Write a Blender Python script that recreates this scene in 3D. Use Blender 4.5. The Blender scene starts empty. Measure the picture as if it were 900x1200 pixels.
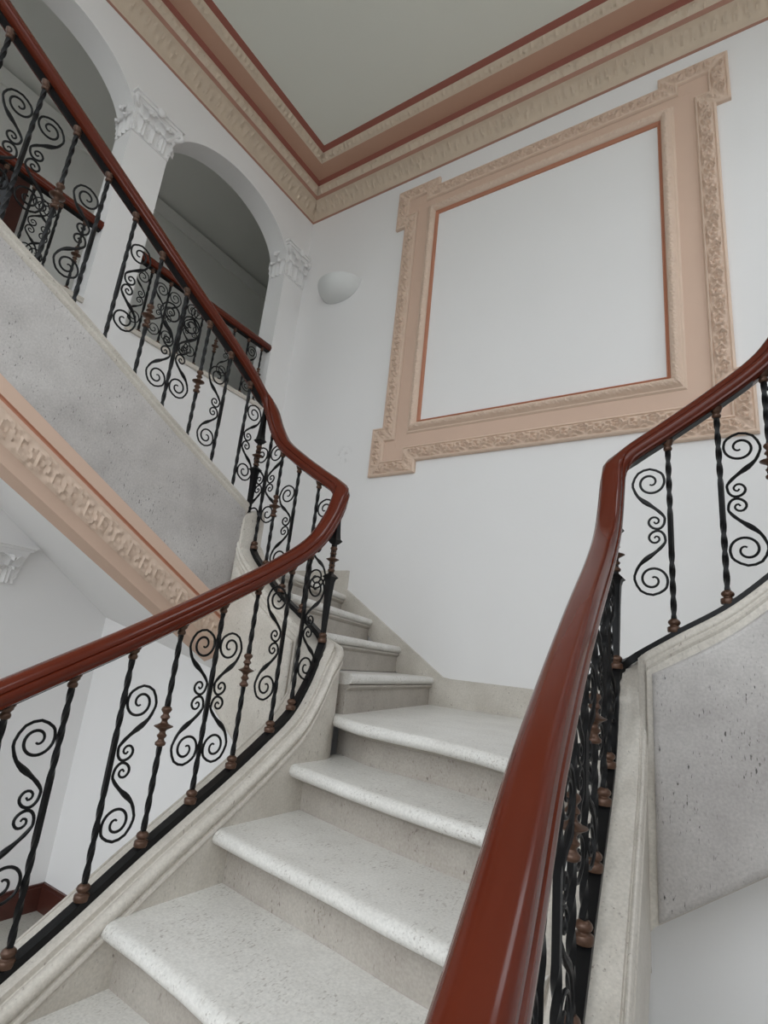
import bpy, math, random
from mathutils import Vector
random.seed(7)
C = bpy.context.scene.collection
PI = math.pi
Z0 = 1.51          # all coordinates below are relative to eye level; everything is lifted by Z0 at the end

# ------------------------------------------------------------------ materials
def new_mat(name):
    m = bpy.data.materials.new(name); m.use_nodes = True
    nt = m.node_tree; b = nt.nodes['Principled BSDF']
    return m, nt, b

def plain(name, col, rough=.6, metal=0, coat=0, var=.06, scale=6., bump=0., bscale=60., spec=.5):
    m, nt, b = new_mat(name)
    N, Lk = nt.nodes, nt.links
    tc = N.new('ShaderNodeTexCoord')
    nz = N.new('ShaderNodeTexNoise'); nz.inputs['Scale'].default_value = scale; nz.inputs['Detail'].default_value = 5
    Lk.new(tc.outputs['Object'], nz.inputs['Vector'])
    mx = N.new('ShaderNodeMix'); mx.data_type = 'RGBA'
    mx.inputs[6].default_value = (*[c * (1 - var) for c in col], 1)
    mx.inputs[7].default_value = (*[min(1, c * (1 + var)) for c in col], 1)
    Lk.new(nz.outputs['Fac'], mx.inputs[0]); Lk.new(mx.outputs[2], b.inputs['Base Color'])
    b.inputs['Roughness'].default_value = rough; b.inputs['Metallic'].default_value = metal
    b.inputs['Coat Weight'].default_value = coat; b.inputs['Coat Roughness'].default_value = .12
    b.inputs['Specular IOR Level'].default_value = spec
    if bump:
        n2 = N.new('ShaderNodeTexNoise'); n2.inputs['Scale'].default_value = bscale; n2.inputs['Detail'].default_value = 4
        Lk.new(tc.outputs['Object'], n2.inputs['Vector'])
        bp = N.new('ShaderNodeBump'); bp.inputs['Strength'].default_value = bump; bp.inputs['Distance'].default_value = .004
        Lk.new(n2.outputs['Fac'], bp.inputs['Height']); Lk.new(bp.outputs['Normal'], b.inputs['Normal'])
    return m

def marble(name, c0, c1, fleck, rough=.38, amount=.62, stretch=(1, 1, 1), rot=(0, 0, 0), fscale=95., cloud=3.5, spec=.4):
    m, nt, b = new_mat(name)
    N, Lk = nt.nodes, nt.links
    tc = N.new('ShaderNodeTexCoord')
    n1 = N.new('ShaderNodeTexNoise'); n1.inputs['Scale'].default_value = cloud; n1.inputs['Detail'].default_value = 8; n1.inputs['Roughness'].default_value = .65
    Lk.new(tc.outputs['Object'], n1.inputs['Vector'])
    r1 = N.new('ShaderNodeMapRange'); r1.inputs[1].default_value = .3; r1.inputs[2].default_value = .7
    Lk.new(n1.outputs['Fac'], r1.inputs[0])
    mx = N.new('ShaderNodeMix'); mx.data_type = 'RGBA'
    mx.inputs[6].default_value = (*c0, 1); mx.inputs[7].default_value = (*c1, 1)
    Lk.new(r1.outputs[0], mx.inputs[0])
    mp = N.new('ShaderNodeMapping'); mp.inputs['Rotation'].default_value = rot; mp.inputs['Scale'].default_value = stretch
    Lk.new(tc.outputs['Object'], mp.inputs['Vector'])
    n2 = N.new('ShaderNodeTexNoise'); n2.inputs['Scale'].default_value = fscale; n2.inputs['Detail'].default_value = 2
    Lk.new(mp.outputs['Vector'], n2.inputs['Vector'])
    r2 = N.new('ShaderNodeMapRange'); r2.inputs[1].default_value = amount; r2.inputs[2].default_value = amount + .10
    Lk.new(n2.outputs['Fac'], r2.inputs[0])
    n3 = N.new('ShaderNodeTexNoise'); n3.inputs['Scale'].default_value = 9; n3.inputs['Detail'].default_value = 3
    Lk.new(tc.outputs['Object'], n3.inputs['Vector'])
    r3 = N.new('ShaderNodeMapRange'); r3.inputs[1].default_value = .38; r3.inputs[2].default_value = .6
    Lk.new(n3.outputs['Fac'], r3.inputs[0])
    mu = N.new('ShaderNodeMath'); mu.operation = 'MULTIPLY'
    Lk.new(r2.outputs[0], mu.inputs[0]); Lk.new(r3.outputs[0], mu.inputs[1])
    m2 = N.new('ShaderNodeMix'); m2.data_type = 'RGBA'; m2.inputs[7].default_value = (*fleck, 1)
    Lk.new(mu.outputs[0], m2.inputs[0]); Lk.new(mx.outputs[2], m2.inputs[6])
    # fine mottling
    n4 = N.new('ShaderNodeTexNoise'); n4.inputs['Scale'].default_value = 140; n4.inputs['Detail'].default_value = 2
    Lk.new(tc.outputs['Object'], n4.inputs['Vector'])
    r4 = N.new('ShaderNodeMapRange'); r4.inputs[1].default_value = .3; r4.inputs[2].default_value = .7; r4.inputs[3].default_value = .90; r4.inputs[4].default_value = 1.08
    Lk.new(n4.outputs['Fac'], r4.inputs[0])
    m3 = N.new('ShaderNodeMix'); m3.data_type = 'RGBA'; m3.blend_type = 'MULTIPLY'; m3.inputs[0].default_value = 1
    Lk.new(m2.outputs[2], m3.inputs[6]); Lk.new(r4.outputs[0], m3.inputs[7])
    Lk.new(m3.outputs[2], b.inputs['Base Color'])
    b.inputs['Roughness'].default_value = rough; b.inputs['Specular IOR Level'].default_value = spec
    return m

M = {}
M['plaster'] = plain('white_plaster', (.80, .79, .785), .75, var=.02, scale=2.5, bump=.10, bscale=45)
M['corridor'] = plain('corridor_plaster', (.78, .78, .745), .8, var=.03, scale=2)
M['ceiling'] = plain('ceiling_paint', (.70, .71, .645), .8, var=.02, scale=2, bump=.05)
M['cream'] = plain('cream_ornament', (.60, .49, .38), .75, var=.10, scale=9, bump=.15)
M['beige'] = plain('beige_stucco', (.70, .53, .42), .7, var=.05, scale=5)
M['rose'] = plain('rose_stucco', (.46, .27, .19), .75, var=.05, scale=4)
M['brick'] = plain('brick_red_line', (.27, .085, .06), .7, var=.06, scale=6)
M['dusk'] = plain('dusty_rose_line', (.38, .20, .145), .7, var=.06, scale=6)
M['frame_cream'] = plain('frame_ornament', (.66, .505, .40), .7, var=.06, scale=9, bump=.12)
M['frame_flat'] = plain('frame_flat', (.63, .45, .35), .65, var=.04, scale=5)
M['frame_line'] = plain('frame_line', (.46, .20, .12), .65, var=.06, scale=6)
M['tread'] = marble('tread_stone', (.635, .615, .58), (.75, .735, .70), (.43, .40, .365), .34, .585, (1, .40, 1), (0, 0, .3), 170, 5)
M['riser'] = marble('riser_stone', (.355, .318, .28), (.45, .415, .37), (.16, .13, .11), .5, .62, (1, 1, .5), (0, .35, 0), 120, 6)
M['string'] = marble('string_stone', (.50, .46, .405), (.64, .60, .54), (.26, .22, .19), .40, .65, (1, 1, .5), (.3, 0, 0), 110, 5)
M['panel'] = marble('panel_marble', (.37, .345, .33), (.56, .535, .515), (.07, .065, .06), .38, .63, (1.3, 1.3, .40), (.6, .6, .2), 150, 3.2)
M['iron'] = plain('black_iron', (.0045, .0045, .005), .40, metal=.0, var=.2, scale=40, bump=.10, bscale=90, spec=.22)
M['brass'] = plain('brown_bronze', (.085, .043, .026), .36, metal=.4, var=.3, scale=70)
M['wood'] = plain('red_brown_rail', (.098, .016, .0065), .17, var=.12, scale=7, spec=.28)
M['mahogany'] = plain('dark_mahogany', (.065, .018, .012), .4, coat=.2, var=.15, scale=7)
M['tile'] = marble('floor_stone', (.34, .33, .29), (.43, .41, .37), (.2, .18, .16), .35, .6, fscale=60)
M['glass'] = plain('grey_door_glass', (.16, .17, .19), .12, var=.1, scale=3)
M['sconce'] = plain('sconce_plaster', (.70, .71, .70), .7, var=.03, scale=6)

# wall at the end carries a small grey stain of its own
def stained_plaster():
    m = M['plaster'].copy(); m.name = 'back_wall_plaster'
    nt = m.node_tree; N, Lk = nt.nodes, nt.links
    b = N['Principled BSDF']; src = b.inputs['Base Color'].links[0].from_socket
    tc = N.new('ShaderNodeTexCoord')
    ds = N.new('ShaderNodeVectorMath'); ds.operation = 'DISTANCE'; ds.inputs[1].default_value = (-2.62, 3.2, 1.555)
    Lk.new(tc.outputs['Object'], ds.inputs[0])
    mr = N.new('ShaderNodeMapRange'); mr.inputs[1].default_value = .02; mr.inputs[2].default_value = .09; mr.inputs[3].default_value = 1; mr.inputs[4].default_value = 0
    Lk.new(ds.outputs['Value'], mr.inputs[0])
    nz = N.new('ShaderNodeTexNoise'); nz.inputs['Scale'].default_value = 28
    Lk.new(tc.outputs['Object'], nz.inputs['Vector'])
    m2 = N.new('ShaderNodeMapRange'); m2.inputs[1].default_value = .5; m2.inputs[2].default_value = .68
    Lk.new(nz.outputs['Fac'], m2.inputs[0])
    mu = N.new('ShaderNodeMath'); mu.operation = 'MULTIPLY'; Lk.new(mr.outputs[0], mu.inputs[0]); Lk.new(m2.outputs[0], mu.inputs[1])
    mx = N.new('ShaderNodeMix'); mx.data_type = 'RGBA'; mx.inputs[7].default_value = (.58, .565, .555, 1)
    Lk.new(mu.outputs[0], mx.inputs[0]); Lk.new(src, mx.inputs[6]); Lk.new(mx.outputs[2], b.inputs['Base Color'])
    return m
M['backwall'] = stained_plaster()

# ------------------------------------------------------------------ mesh builder
class MB:
    def __init__(s): s.v = []; s.f = []; s.sm = []; s.mi = []
    def add(s, vs, fs, smooth=False, mi=0):
        o = len(s.v); s.v += [tuple(p) for p in vs]
        for f in fs: s.f.append(tuple(i + o for i in f)); s.sm.append(smooth); s.mi.append(mi)
    def box(s, x0, x1, y0, y1, z0, z1, mi=0):
        v = [(x, y, z) for x in (x0, x1) for y in (y0, y1) for z in (z0, z1)]
        s.add(v, [(0, 1, 3, 2), (4, 6, 7, 5), (0, 4, 5, 1), (2, 3, 7, 6), (0, 2, 6, 4), (1, 5, 7, 3)], mi=mi)
    def grid(s, rows, closed_u=False, closed_v=False, smooth=True, mi=None, flip=False):
        n = len(rows); k = len(rows[0]); fs = []; mis = []
        for i in range(n if closed_u else n - 1):
            for j in range(k if closed_v else k - 1):
                a, b = i * k + j, i * k + (j + 1) % k
                c, d = ((i + 1) % n) * k + (j + 1) % k, ((i + 1) % n) * k + j
                fs.append((a, d, c, b) if flip else (a, b, c, d)); mis.append(mi[j] if isinstance(mi, list) else (mi or 0))
        o = len(s.v); s.v += [tuple(p) for r in rows for p in r]
        for f, q in zip(fs, mis): s.f.append(tuple(i + o for i in f)); s.sm.append(smooth); s.mi.append(q)
    def cap(s, ring, flip=False, mi=0):
        s.add(ring, [tuple(range(len(ring)))[::-1] if flip else tuple(range(len(ring)))], mi=mi)
    def prism(s, poly, d, mi=0):
        """poly: list of 3D points in a plane, d: extrusion vector"""
        n = len(poly); q = [(p[0] + d[0], p[1] + d[1], p[2] + d[2]) for p in poly]
        s.add(list(poly) + q, [tuple(range(n))[::-1], tuple(range(n, 2 * n))] + [(i, (i + 1) % n, n + (i + 1) % n, n + i) for i in range(n)], mi=mi)
    def tube(s, pts, rad, n=8, smooth=True, squash=1.0, side=None):
        """round (or squashed along `side`) tube through pts; rad float or function of 0..1"""
        P = [Vector(p) for p in pts]; rows = []; up = None
        for i, p in enumerate(P):
            t = (P[min(i + 1, len(P) - 1)] - P[max(i - 1, 0)]).normalized()
            if up is None:
                up = Vector((0, 1, 0)) if abs(t.y) < .9 else Vector((1, 0, 0))
            up = (up - t * up.dot(t)).normalized(); b = t.cross(up)
            r = rad(i / (len(P) - 1)) if callable(rad) else rad
            rows.append([p + (up * math.cos(a) * squash + b * math.sin(a)) * r for a in [2 * PI * k / n for k in range(n)]])
        s.grid(rows, closed_v=True, smooth=smooth)
        s.cap(rows[0], True); s.cap(rows[-1])
    def lathe(s, prof, n=16, cx=0, cy=0, smooth=True, mi=0):
        rows = [[(cx + r * math.cos(2 * PI * k / n), cy + r * math.sin(2 * PI * k / n), z) for k in range(n)] for r, z in prof]
        s.grid(rows, closed_v=True, smooth=smooth, mi=mi)
        s.cap(rows[0], True, mi); s.cap(rows[-1], False, mi)
    def blob(s, c, r, nu=10, nv=7):
        rows = []
        for i in range(nv + 1):
            th = PI * (.02 + .96 * i / nv)
            rows.append([(c[0] + r[0] * math.sin(th) * math.cos(2 * PI * k / nu), c[1] + r[1] * math.sin(th) * math.sin(2 * PI * k / nu), c[2] - r[2] * math.cos(th)) for k in range(nu)])
        s.grid(rows, closed_v=True); s.cap(rows[0], True); s.cap(rows[-1])
    def mesh(s, name, mats, sharp=34):
        me = bpy.data.meshes.new(name); me.from_pydata([tuple(v) for v in s.v], [], s.f)
        me.polygons.foreach_set('use_smooth', s.sm); me.polygons.foreach_set('material_index', s.mi)
        for m in (mats if isinstance(mats, (list, tuple)) else [mats]): me.materials.append(m)
        import bmesh
        bm = bmesh.new(); bm.from_mesh(me); bmesh.ops.recalc_face_normals(bm, faces=bm.faces); bm.to_mesh(me); bm.free()
        me.set_sharp_from_angle(angle=math.radians(sharp))
        return me
    def build(s, name, mats, parent=None, **kw):
        return link(name, s.mesh(name, mats), parent, **kw)

def link(name, data, parent=None, label=None, cat=None, group=None, kind=None, loc=None, rz=None):
    o = bpy.data.objects.new(name, data); C.objects.link(o)
    if parent: o.parent = parent
    if loc: o.location = loc
    if rz is not None: o.rotation_euler = (0, 0, rz)
    for k, v in (('label', label), ('category', cat), ('group', group), ('kind', kind)):
        if v: o[k] = v
    return o

def interp(x, xs, ys):
    """monotone-ish smooth interpolation through control points (Catmull-Rom on increasing xs)"""
    n = len(xs)
    if x <= xs[0]: return ys[0] + (x - xs[0]) * (ys[1] - ys[0]) / (xs[1] - xs[0])
    if x >= xs[-1]: return ys[-1] + (x - xs[-1]) * (ys[-1] - ys[-2]) / (xs[-1] - xs[-2])
    i = max(k for k in range(n - 1) if xs[k] <= x)
    def sl(k):
        if k == 0: return (ys[1] - ys[0]) / (xs[1] - xs[0])
        if k == n - 1: return (ys[-1] - ys[-2]) / (xs[-1] - xs[-2])
        a, b = (ys[k] - ys[k - 1]) / (xs[k] - xs[k - 1]), (ys[k + 1] - ys[k]) / (xs[k + 1] - xs[k])
        return 0 if a * b <= 0 else 2 * a * b / (a + b)
    h = xs[i + 1] - xs[i]; t = (x - xs[i]) / h
    return (ys[i] * (2 * t**3 - 3 * t**2 + 1) + ys[i + 1] * (-2 * t**3 + 3 * t**2) + h * (sl(i) * (t**3 - 2 * t**2 + t) + sl(i + 1) * (t**3 - t**2)))

# ------------------------------------------------------------------ stair geometry (left side; the right is its mirror)
XL, YB, XR, YR = -3.39, 3.2, 1.55, -2.3      # inner faces of the walls
MX = -1.84                                    # x -> MX - x mirrors the stair about its axis
WC = 4.50                                     # ceiling height
YC = 1.87                                     # line of the railing along the end wall
XC = -2.11                                    # line of the upper flight's railing
def xa(y): return interp(y, [-.6, 0, .4, .84, 1.0, 1.3, 1.6, 1.87], [-1.585, -1.555, -1.535, -1.512, -1.506, -1.50, -1.495, -1.49])

# plan path of the railing: s, (x, y); flight A up, B along the wall, C back
def make_path(rad=.05):
    pts = []
    y = -.45
    while y < YC - rad - .001:
        pts.append((xa(y), y)); y += .04
    x0 = xa(YC - rad)
    for k in range(9):
        a = k / 8 * PI / 2
        pts.append((x0 - rad + rad * math.cos(a), YC - rad + rad * math.sin(a)))
    x = x0 - rad - .03
    while x > XC + rad + .001:
        pts.append((x, YC)); x -= .03
    for k in range(9):
        a = k / 8 * PI / 2
        pts.append((XC + rad - rad * math.sin(a), YC - rad + rad * math.cos(a)))
    y = YC - rad - .04
    while y > -.9:
        pts.append((XC, y)); y -= .05
    return pts
PATH = make_path()
S = [0.]
for a, b in zip(PATH, PATH[1:]): S.append(S[-1] + math.dist(a, b))
STOT = S[-1]
def at_s(s):
    s = min(max(s, 0), STOT)
    i = max(k for k in range(len(S) - 1) if S[k] <= s + 1e-9); t = (s - S[i]) / (S[i + 1] - S[i])
    a, b = PATH[i], PATH[i + 1]
    return a[0] + (b[0] - a[0]) * t, a[1] + (b[1] - a[1]) * t
def tan_s(s):
    a, b = at_s(s - .012), at_s(s + .012); l = math.dist(a, b)
    return (b[0] - a[0]) / l, (b[1] - a[1]) / l
def s_near(x, y): return min((math.dist(at_s(k * STOT / 3000), (x, y)), k * STOT / 3000) for k in range(3001))[1]
sA = lambda y: s_near(xa(y), y)
sB = lambda x: s_near(x, YC)
sC = lambda y: s_near(XC, y)
SC1, SC2 = s_near(-1.50, YC), s_near(XC, YC)   # the two corners
# height of the base rail and of the handrail centre along the path
BASE = [(sA(-.4), -1.53), (sA(.4), -1.058), (sA(.84), -.792), (sA(.993), -.693), (sA(1.137), -.597), (sA(1.288), -.503), (sA(1.436), -.411), (sA(1.571), -.321),
        (sA(1.699), -.222), (sA(1.783), -.10), (SC1 - .012, .052), (SC1 + .02, .075), (sB(-1.663), .166), (sB(-1.793), .247), (sB(-1.928), .364), (sB(-2.023), .455), (SC2 - .02, .555), (SC2 + .02, .605),
        (sC(1.738), 0.683), (sC(1.588), 0.757), (sC(1.418), 0.840), (sC(1.273), 0.915), (sC(1.123), 0.990), (sC(.974), 1.065), (sC(.826), 1.140), (sC(-.85), 2.05)]
RAIL = [(sA(-.4), -.83), (sA(.4), -.318), (sA(.677), -.170), (sA(.80), -.104), (sA(.971), -.013), (sA(1.245), .143), (sA(1.536), .319), (sA(1.712), .456), (sA(1.803), .60), (SC1 - .02, .70), (SC1 + .03, .745),
        (sB(-1.657), .822), (sB(-1.798), .915), (sB(-1.927), 1.015), (sB(-1.997), 1.11), (sB(-2.05), 1.21), (SC2 - .005, 1.275), (SC2 + .05, 1.318), (sC(1.70), 1.395), (sC(1.278), 1.620), (sC(.962), 1.790), (sC(.669), 1.946), (sC(.382), 2.098), (sC(-.85), 2.75)]
zb = lambda s: interp(s, [p[0] for p in BASE], [p[1] for p in BASE])
zr = lambda s: interp(s, [p[0] for p in RAIL], [p[1] for p in RAIL])

def frames(s0, s1, step=.02):
    """stations along the path between s0 and s1: (s, x, y, normal towards the steps)"""
    n = max(2, int((s1 - s0) / step)); out = []
    for k in range(n + 1):
        s = s0 + (s1 - s0) * k / n; x, y = at_s(s); tx, ty = tan_s(s)
        out.append((s, x, y, ty, -tx))       # right-hand normal of travel = steps side on flight A
    return out
def flare(y): return interp(y, [-.4, .4, .8, 1.2, 1.5, 1.75, 1.95, 2.2], [.140, .118, .078, .042, .022, .008, 0, 0])
def mir(p, m): return (MX - p[0] + flare(p[1]), p[1], p[2]) if m else tuple(p)

def sweep(mb, s0, s1, zf, prof, mirror=False, tilt=True, step=.02, smooth=True, lim=.0, mi=None):
    """prof: closed ring of (n, v): n offset towards the steps, v along the section's up"""
    rows = []
    for s, x, y, nx, ny in frames(s0, s1, step):
        z = zf(s); g = (zf(s + .01) - zf(s - .01)) / .02 if tilt else 0
        tx, ty = -ny, nx
        c = 1 / math.sqrt(1 + g * g); sn = g * c
        rows.append([mir((x + nx * n - tx * v * sn, y + ny * n - ty * v * sn, z + v * c), mirror) for n, v in prof])
    mb.grid(rows, closed_v=True, smooth=smooth, mi=mi)
    mb.cap(rows[0], True); mb.cap(rows[-1])

# ------------------------------------------------------------------ handrail + balusters
RAILP = [(-.030, -.028), (-.032, -.014), (-.037, -.008), (-.0385, .004), (-.035, .015), (-.027, .024), (-.014, .030), (0, .032), (.014, .030), (.027, .024), (.035, .015), (.0385, .004), (.037, -.008), (.032, -.014), (.030, -.028)]
_h = [(.012, .0318), (.022, .0285), (.029, .022), (.0325, .014), (.0335, .0085), (.0315, .0055), (.0365, .0035), (.0395, -.003), (.0395, -.011), (.036, -.018), (.033, -.021), (.0325, -.027), (.024, -.032)]
RAILP = [(-a, b) for a, b in _h][::-1] + [(0, .0325)] + _h

_bars = {}
def bar_mesh(L):
    k = round(L, 2)
    if k not in _bars:
        mb = MB(); rows = []; n = 54
        for i in range(n + 1):
            z = L * i / n; t = i / n
            # twisted towards both ends, plain square in the middle
            a = (min(t, .40) + max(0, t - .60)) * L * 30
            r = .0090
            rows.append([(r * math.cos(a + PI / 4 + q * PI / 2), r * math.sin(a + PI / 4 + q * PI / 2), z) for q in range(4)])
        mb.grid(rows, closed_v=True, smooth=False); mb.cap(rows[0], True); mb.cap(rows[-1])
        _bars[k] = mb.mesh('baluster', M['iron'])
    return _bars[k]

def spiral(cx, cz, r0, r1, a0, turns, n):
    return [(cx + (r0 + (r1 - r0) * (k / n) ** .85) * math.cos(a0 + turns * 2 * PI * k / n), 0, cz + (r0 + (r1 - r0) * (k / n) ** .85) * math.sin(a0 + turns * 2 * PI * k / n)) for k in range(n + 1)]
def scroll_mesh():
    """S-scroll pair on the -x side of a bar, centred on z = 0"""
    mb = MB()
    for f in (1, -1):
        # big spiral: eye -> out to the bar, over the top, down the far side, twisted diagonal back to the bar
        pts = spiral(-.053, .160, .006, .0445, PI * .25 - PI * .8, 1.4, 22)
        pts += [(-.053 + r * math.cos(a), 0, .160 + r * math.sin(a)) for a, r in [(PI * (.25 + .25 * k), .0445 + .0025 * k) for k in range(1, 4)]]
        pts += [(-.1015, 0, .138), (-.090, 0, .114), (-.071, 0, .095), (-.049, 0, .078), (-.029, 0, .060), (-.015, 0, .042)]
        q = [(-.0140, 0, .030), (-.0165, 0, .017), (-.024, 0, .0065), (-.034, 0, .0030), (-.046, 0, .007), (-.0545, 0, .017), (-.0555, 0, .029), (-.048, 0, .0395), (-.037, 0, .0405), (-.0295, 0, .0325), (-.031, 0, .0235), (-.038, 0, .0205), (-.042, 0, .0265)]
        pts += [(-.014 + (x + .014) * 1.1, 0, z * 1.02) for x, _, z in q]
        # smooth
        out = []
        for i in range(len(pts) - 1):
            p0, p1, p2, p3 = (Vector(pts[max(0, min(len(pts) - 1, i + d))]) for d in (-1, 0, 1, 2))
            for t in (0, .5):
                out.append(.5 * ((2 * p1) + (p2 - p0) * t + (2 * p0 - 5 * p1 + 4 * p2 - p3) * t * t + (3 * p1 - p0 - 3 * p2 + p3) * t ** 3))
        out.append(Vector(pts[-1]))
        def rad(t):
            k = t * (len(pts) - 1)
            tw = min(1, max(0, 1.6 - abs(k - 28.4) / 1.5))
            return .0028 + .0012 * min(1, t * 5, (1 - t) * 6) + .0044 * tw * (.62 + .38 * math.cos((k - 28.2) * 2.6))
        mb.tube([(p.x, p.y, p.z * f) for p in out], rad, 7)
    return mb.mesh('scroll', M['iron'])
def lathe_mesh(name, prof, mat, n=14, k=1., kz=1.):
    mb = MB(); mb.lathe([(r * k, z * kz) for r, z in prof], n); return mb.mesh(name, mat, 60)
ME = {}
ME['scroll'] = scroll_mesh()
ME['knuckle'] = lathe_mesh('knuckle', [(.010, -.066), (.016, -.062), (.017, -.054), (.012, -.049), (.0095, -.044), (.0095, -.040), (.014, -.035), (.0155, -.030), (.011, -.025), (.009, -.018), (.013, -.012), (.022, -.006), (.030, -.001), (.030, .001), (.020, .005),
                                      (.012, .010), (.009, .017), (.010, .023), (.0155, .028), (.014, .034), (.0095, .039), (.0095, .043), (.014, .049), (.017, .055), (.015, .062), (.010, .066)], M['brass'], 14, .95, .86)
ME['foot'] = lathe_mesh('foot', [(.019, 0), (.0205, .006), (.0205, .017), (.018, .020), (.013, .022), (.0125, .025), (.0165, .029), (.0185, .035), (.017, .041), (.012, .046), (.010, .048)], M['brass'], 14, .95, .84)
ME['collar'] = lathe_mesh('collar', [(.010, -.040), (.0145, -.037), (.016, -.031), (.0145, -.026), (.0115, -.023), (.014, -.019), (.018, -.015), (.0185, -.009), (.022, -.005), (.022, .002)], M['brass'], 12, .84, .9)

def scaled(me, f):
    return me
def baluster(parent, kind, x, y, z0, z1, rot, mid=None, plain_cap=False):
    """kind: D scroll on the lower side, U on the upper side, B both, K a bronze knuckle"""
    L = z1 - z0
    b = link('baluster', bar_mesh(L), parent, loc=(x, y, z0), rz=rot)
    m = L * (.515 if mid is None else mid)
    link('foot', ME['foot'], b)
    c = link('collar', ME['collar'], b, loc=(0, 0, L))
    if kind in 'DB': link('scroll', ME['scroll'], b, loc=(-.002, 0, m))
    if kind in 'UB': link('scroll', ME['scroll'], b, loc=(.002, 0, m), rz=PI)
    if kind == 'K': link('knuckle', ME['knuckle'], b, loc=(0, 0, m))
    return b
def newel(parent, x, y, z0, z1):
    L = z1 - z0; mb = MB()
    c = L * .575
    rows = []
    def sq(r, z, tw): return [(r * math.cos(tw + PI / 4 + q * PI / 2), r * math.sin(tw + PI / 4 + q * PI / 2), z) for q in range(4)]
    prof = [(.011, 0), (.012, .06), (.014, c * .30), (.017, c * .55), (.021, c - .10), (.026, c - .085), (.036, c - .078), (.020, c - .066), (.012, c - .062), (.012, c + .066), (.020, c + .070), (.034, c + .084), (.024, c + .094), (.020, c + .12), (.015, L * .87), (.012, L)]
    for r, z in prof: rows.append(sq(r, z, 0))
    mb.grid(rows, closed_v=True, smooth=False); mb.cap(rows[0], True); mb.cap(rows[-1])
    n = mb.build('newel_post', M['iron'], parent, loc=(x, y, z0))
    link('foot', ME['foot'], n); link('knuckle', ME['knuckle'], n, loc=(0, 0, c))
    return n

def railing(name, label, mirror, s_end):
    t = link(name, None, None, label, 'railing', loc=(0, 0, 0))
    mb = MB(); sweep(mb, 0.05, s_end, zr, RAILP, mirror, step=.015); mb.build('handrail', M['wood'], t)
    mb = MB(); sweep(mb, 0.05, s_end, lambda s: zr(s) - .036, [(-.017, -.004), (.017, -.004), (.017, .006), (-.017, .006)], mirror, smooth=False); mb.build('support_bar', M['iron'], t)
    mb = MB(); sweep(mb, 0.05, s_end, zb, [(-.0165, -.012), (.0165, -.012), (.0165, .010), (-.0165, .010)], mirror, smooth=False); mb.build('base_rail', M['iron'], t)
    def put(kind, s, dz=0):
        if s > s_end - .02: return
        x, y = at_s(s); tx, ty = tan_s(s)
        rot = math.atan2(ty, tx)
        if mirror: x = MX - x + flare(y); rot = math.atan2(ty, -tx)
        baluster(t, kind, x, y, zb(s) + .008, zr(s) - .034, rot)
    for kind, y in (('K', -.14), ('D', .0), ('U', .15), ('K', .30), ('B', .435), ('K', .565), ):
        put(kind, sA(y))
    put('K', sA(.70))
    for kind, y in (('D', .843), ('U', .997), ('K', 1.146), ('B', 1.296), ('K', 1.441), ('D', 1.60), ('U', 1.6985)): put(kind, sA(y))
    for kind, x in (('D', -1.657), ('U', -1.797), ('K', -1.927), ('B', -2.026)): put(kind, sB(x))
    for kind, y in (('D', 1.738), ('U', 1.587), ('K', 1.43), ('B', 1.276), ('K', 1.122), ('D', .968), ('U', .823), ('K', .669), ('B', .529), ('K', .384), ('D', .24), ('U', .10), ('K', -.05), ('B', -.20), ('K', -.35), ('D', -.5), ('U', -.65)): put(kind, sC(y))
    for s in (SC1 - .02, SC2 + .0):
        if s < s_end:
            x, y = at_s(s); newel(t, MX - x + flare(y) if mirror else x, y, zb(s) + .008, zr(s) - .034)
    return t
railing('stair_railing', 'black wrought iron railing with red-brown handrail on the left, turning back up the upper flight', False, STOT - .02)
railing('stair_railing', 'black wrought iron railing whose wide red-brown handrail runs close past the viewer on the right', True, SC2 + .30)

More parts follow.
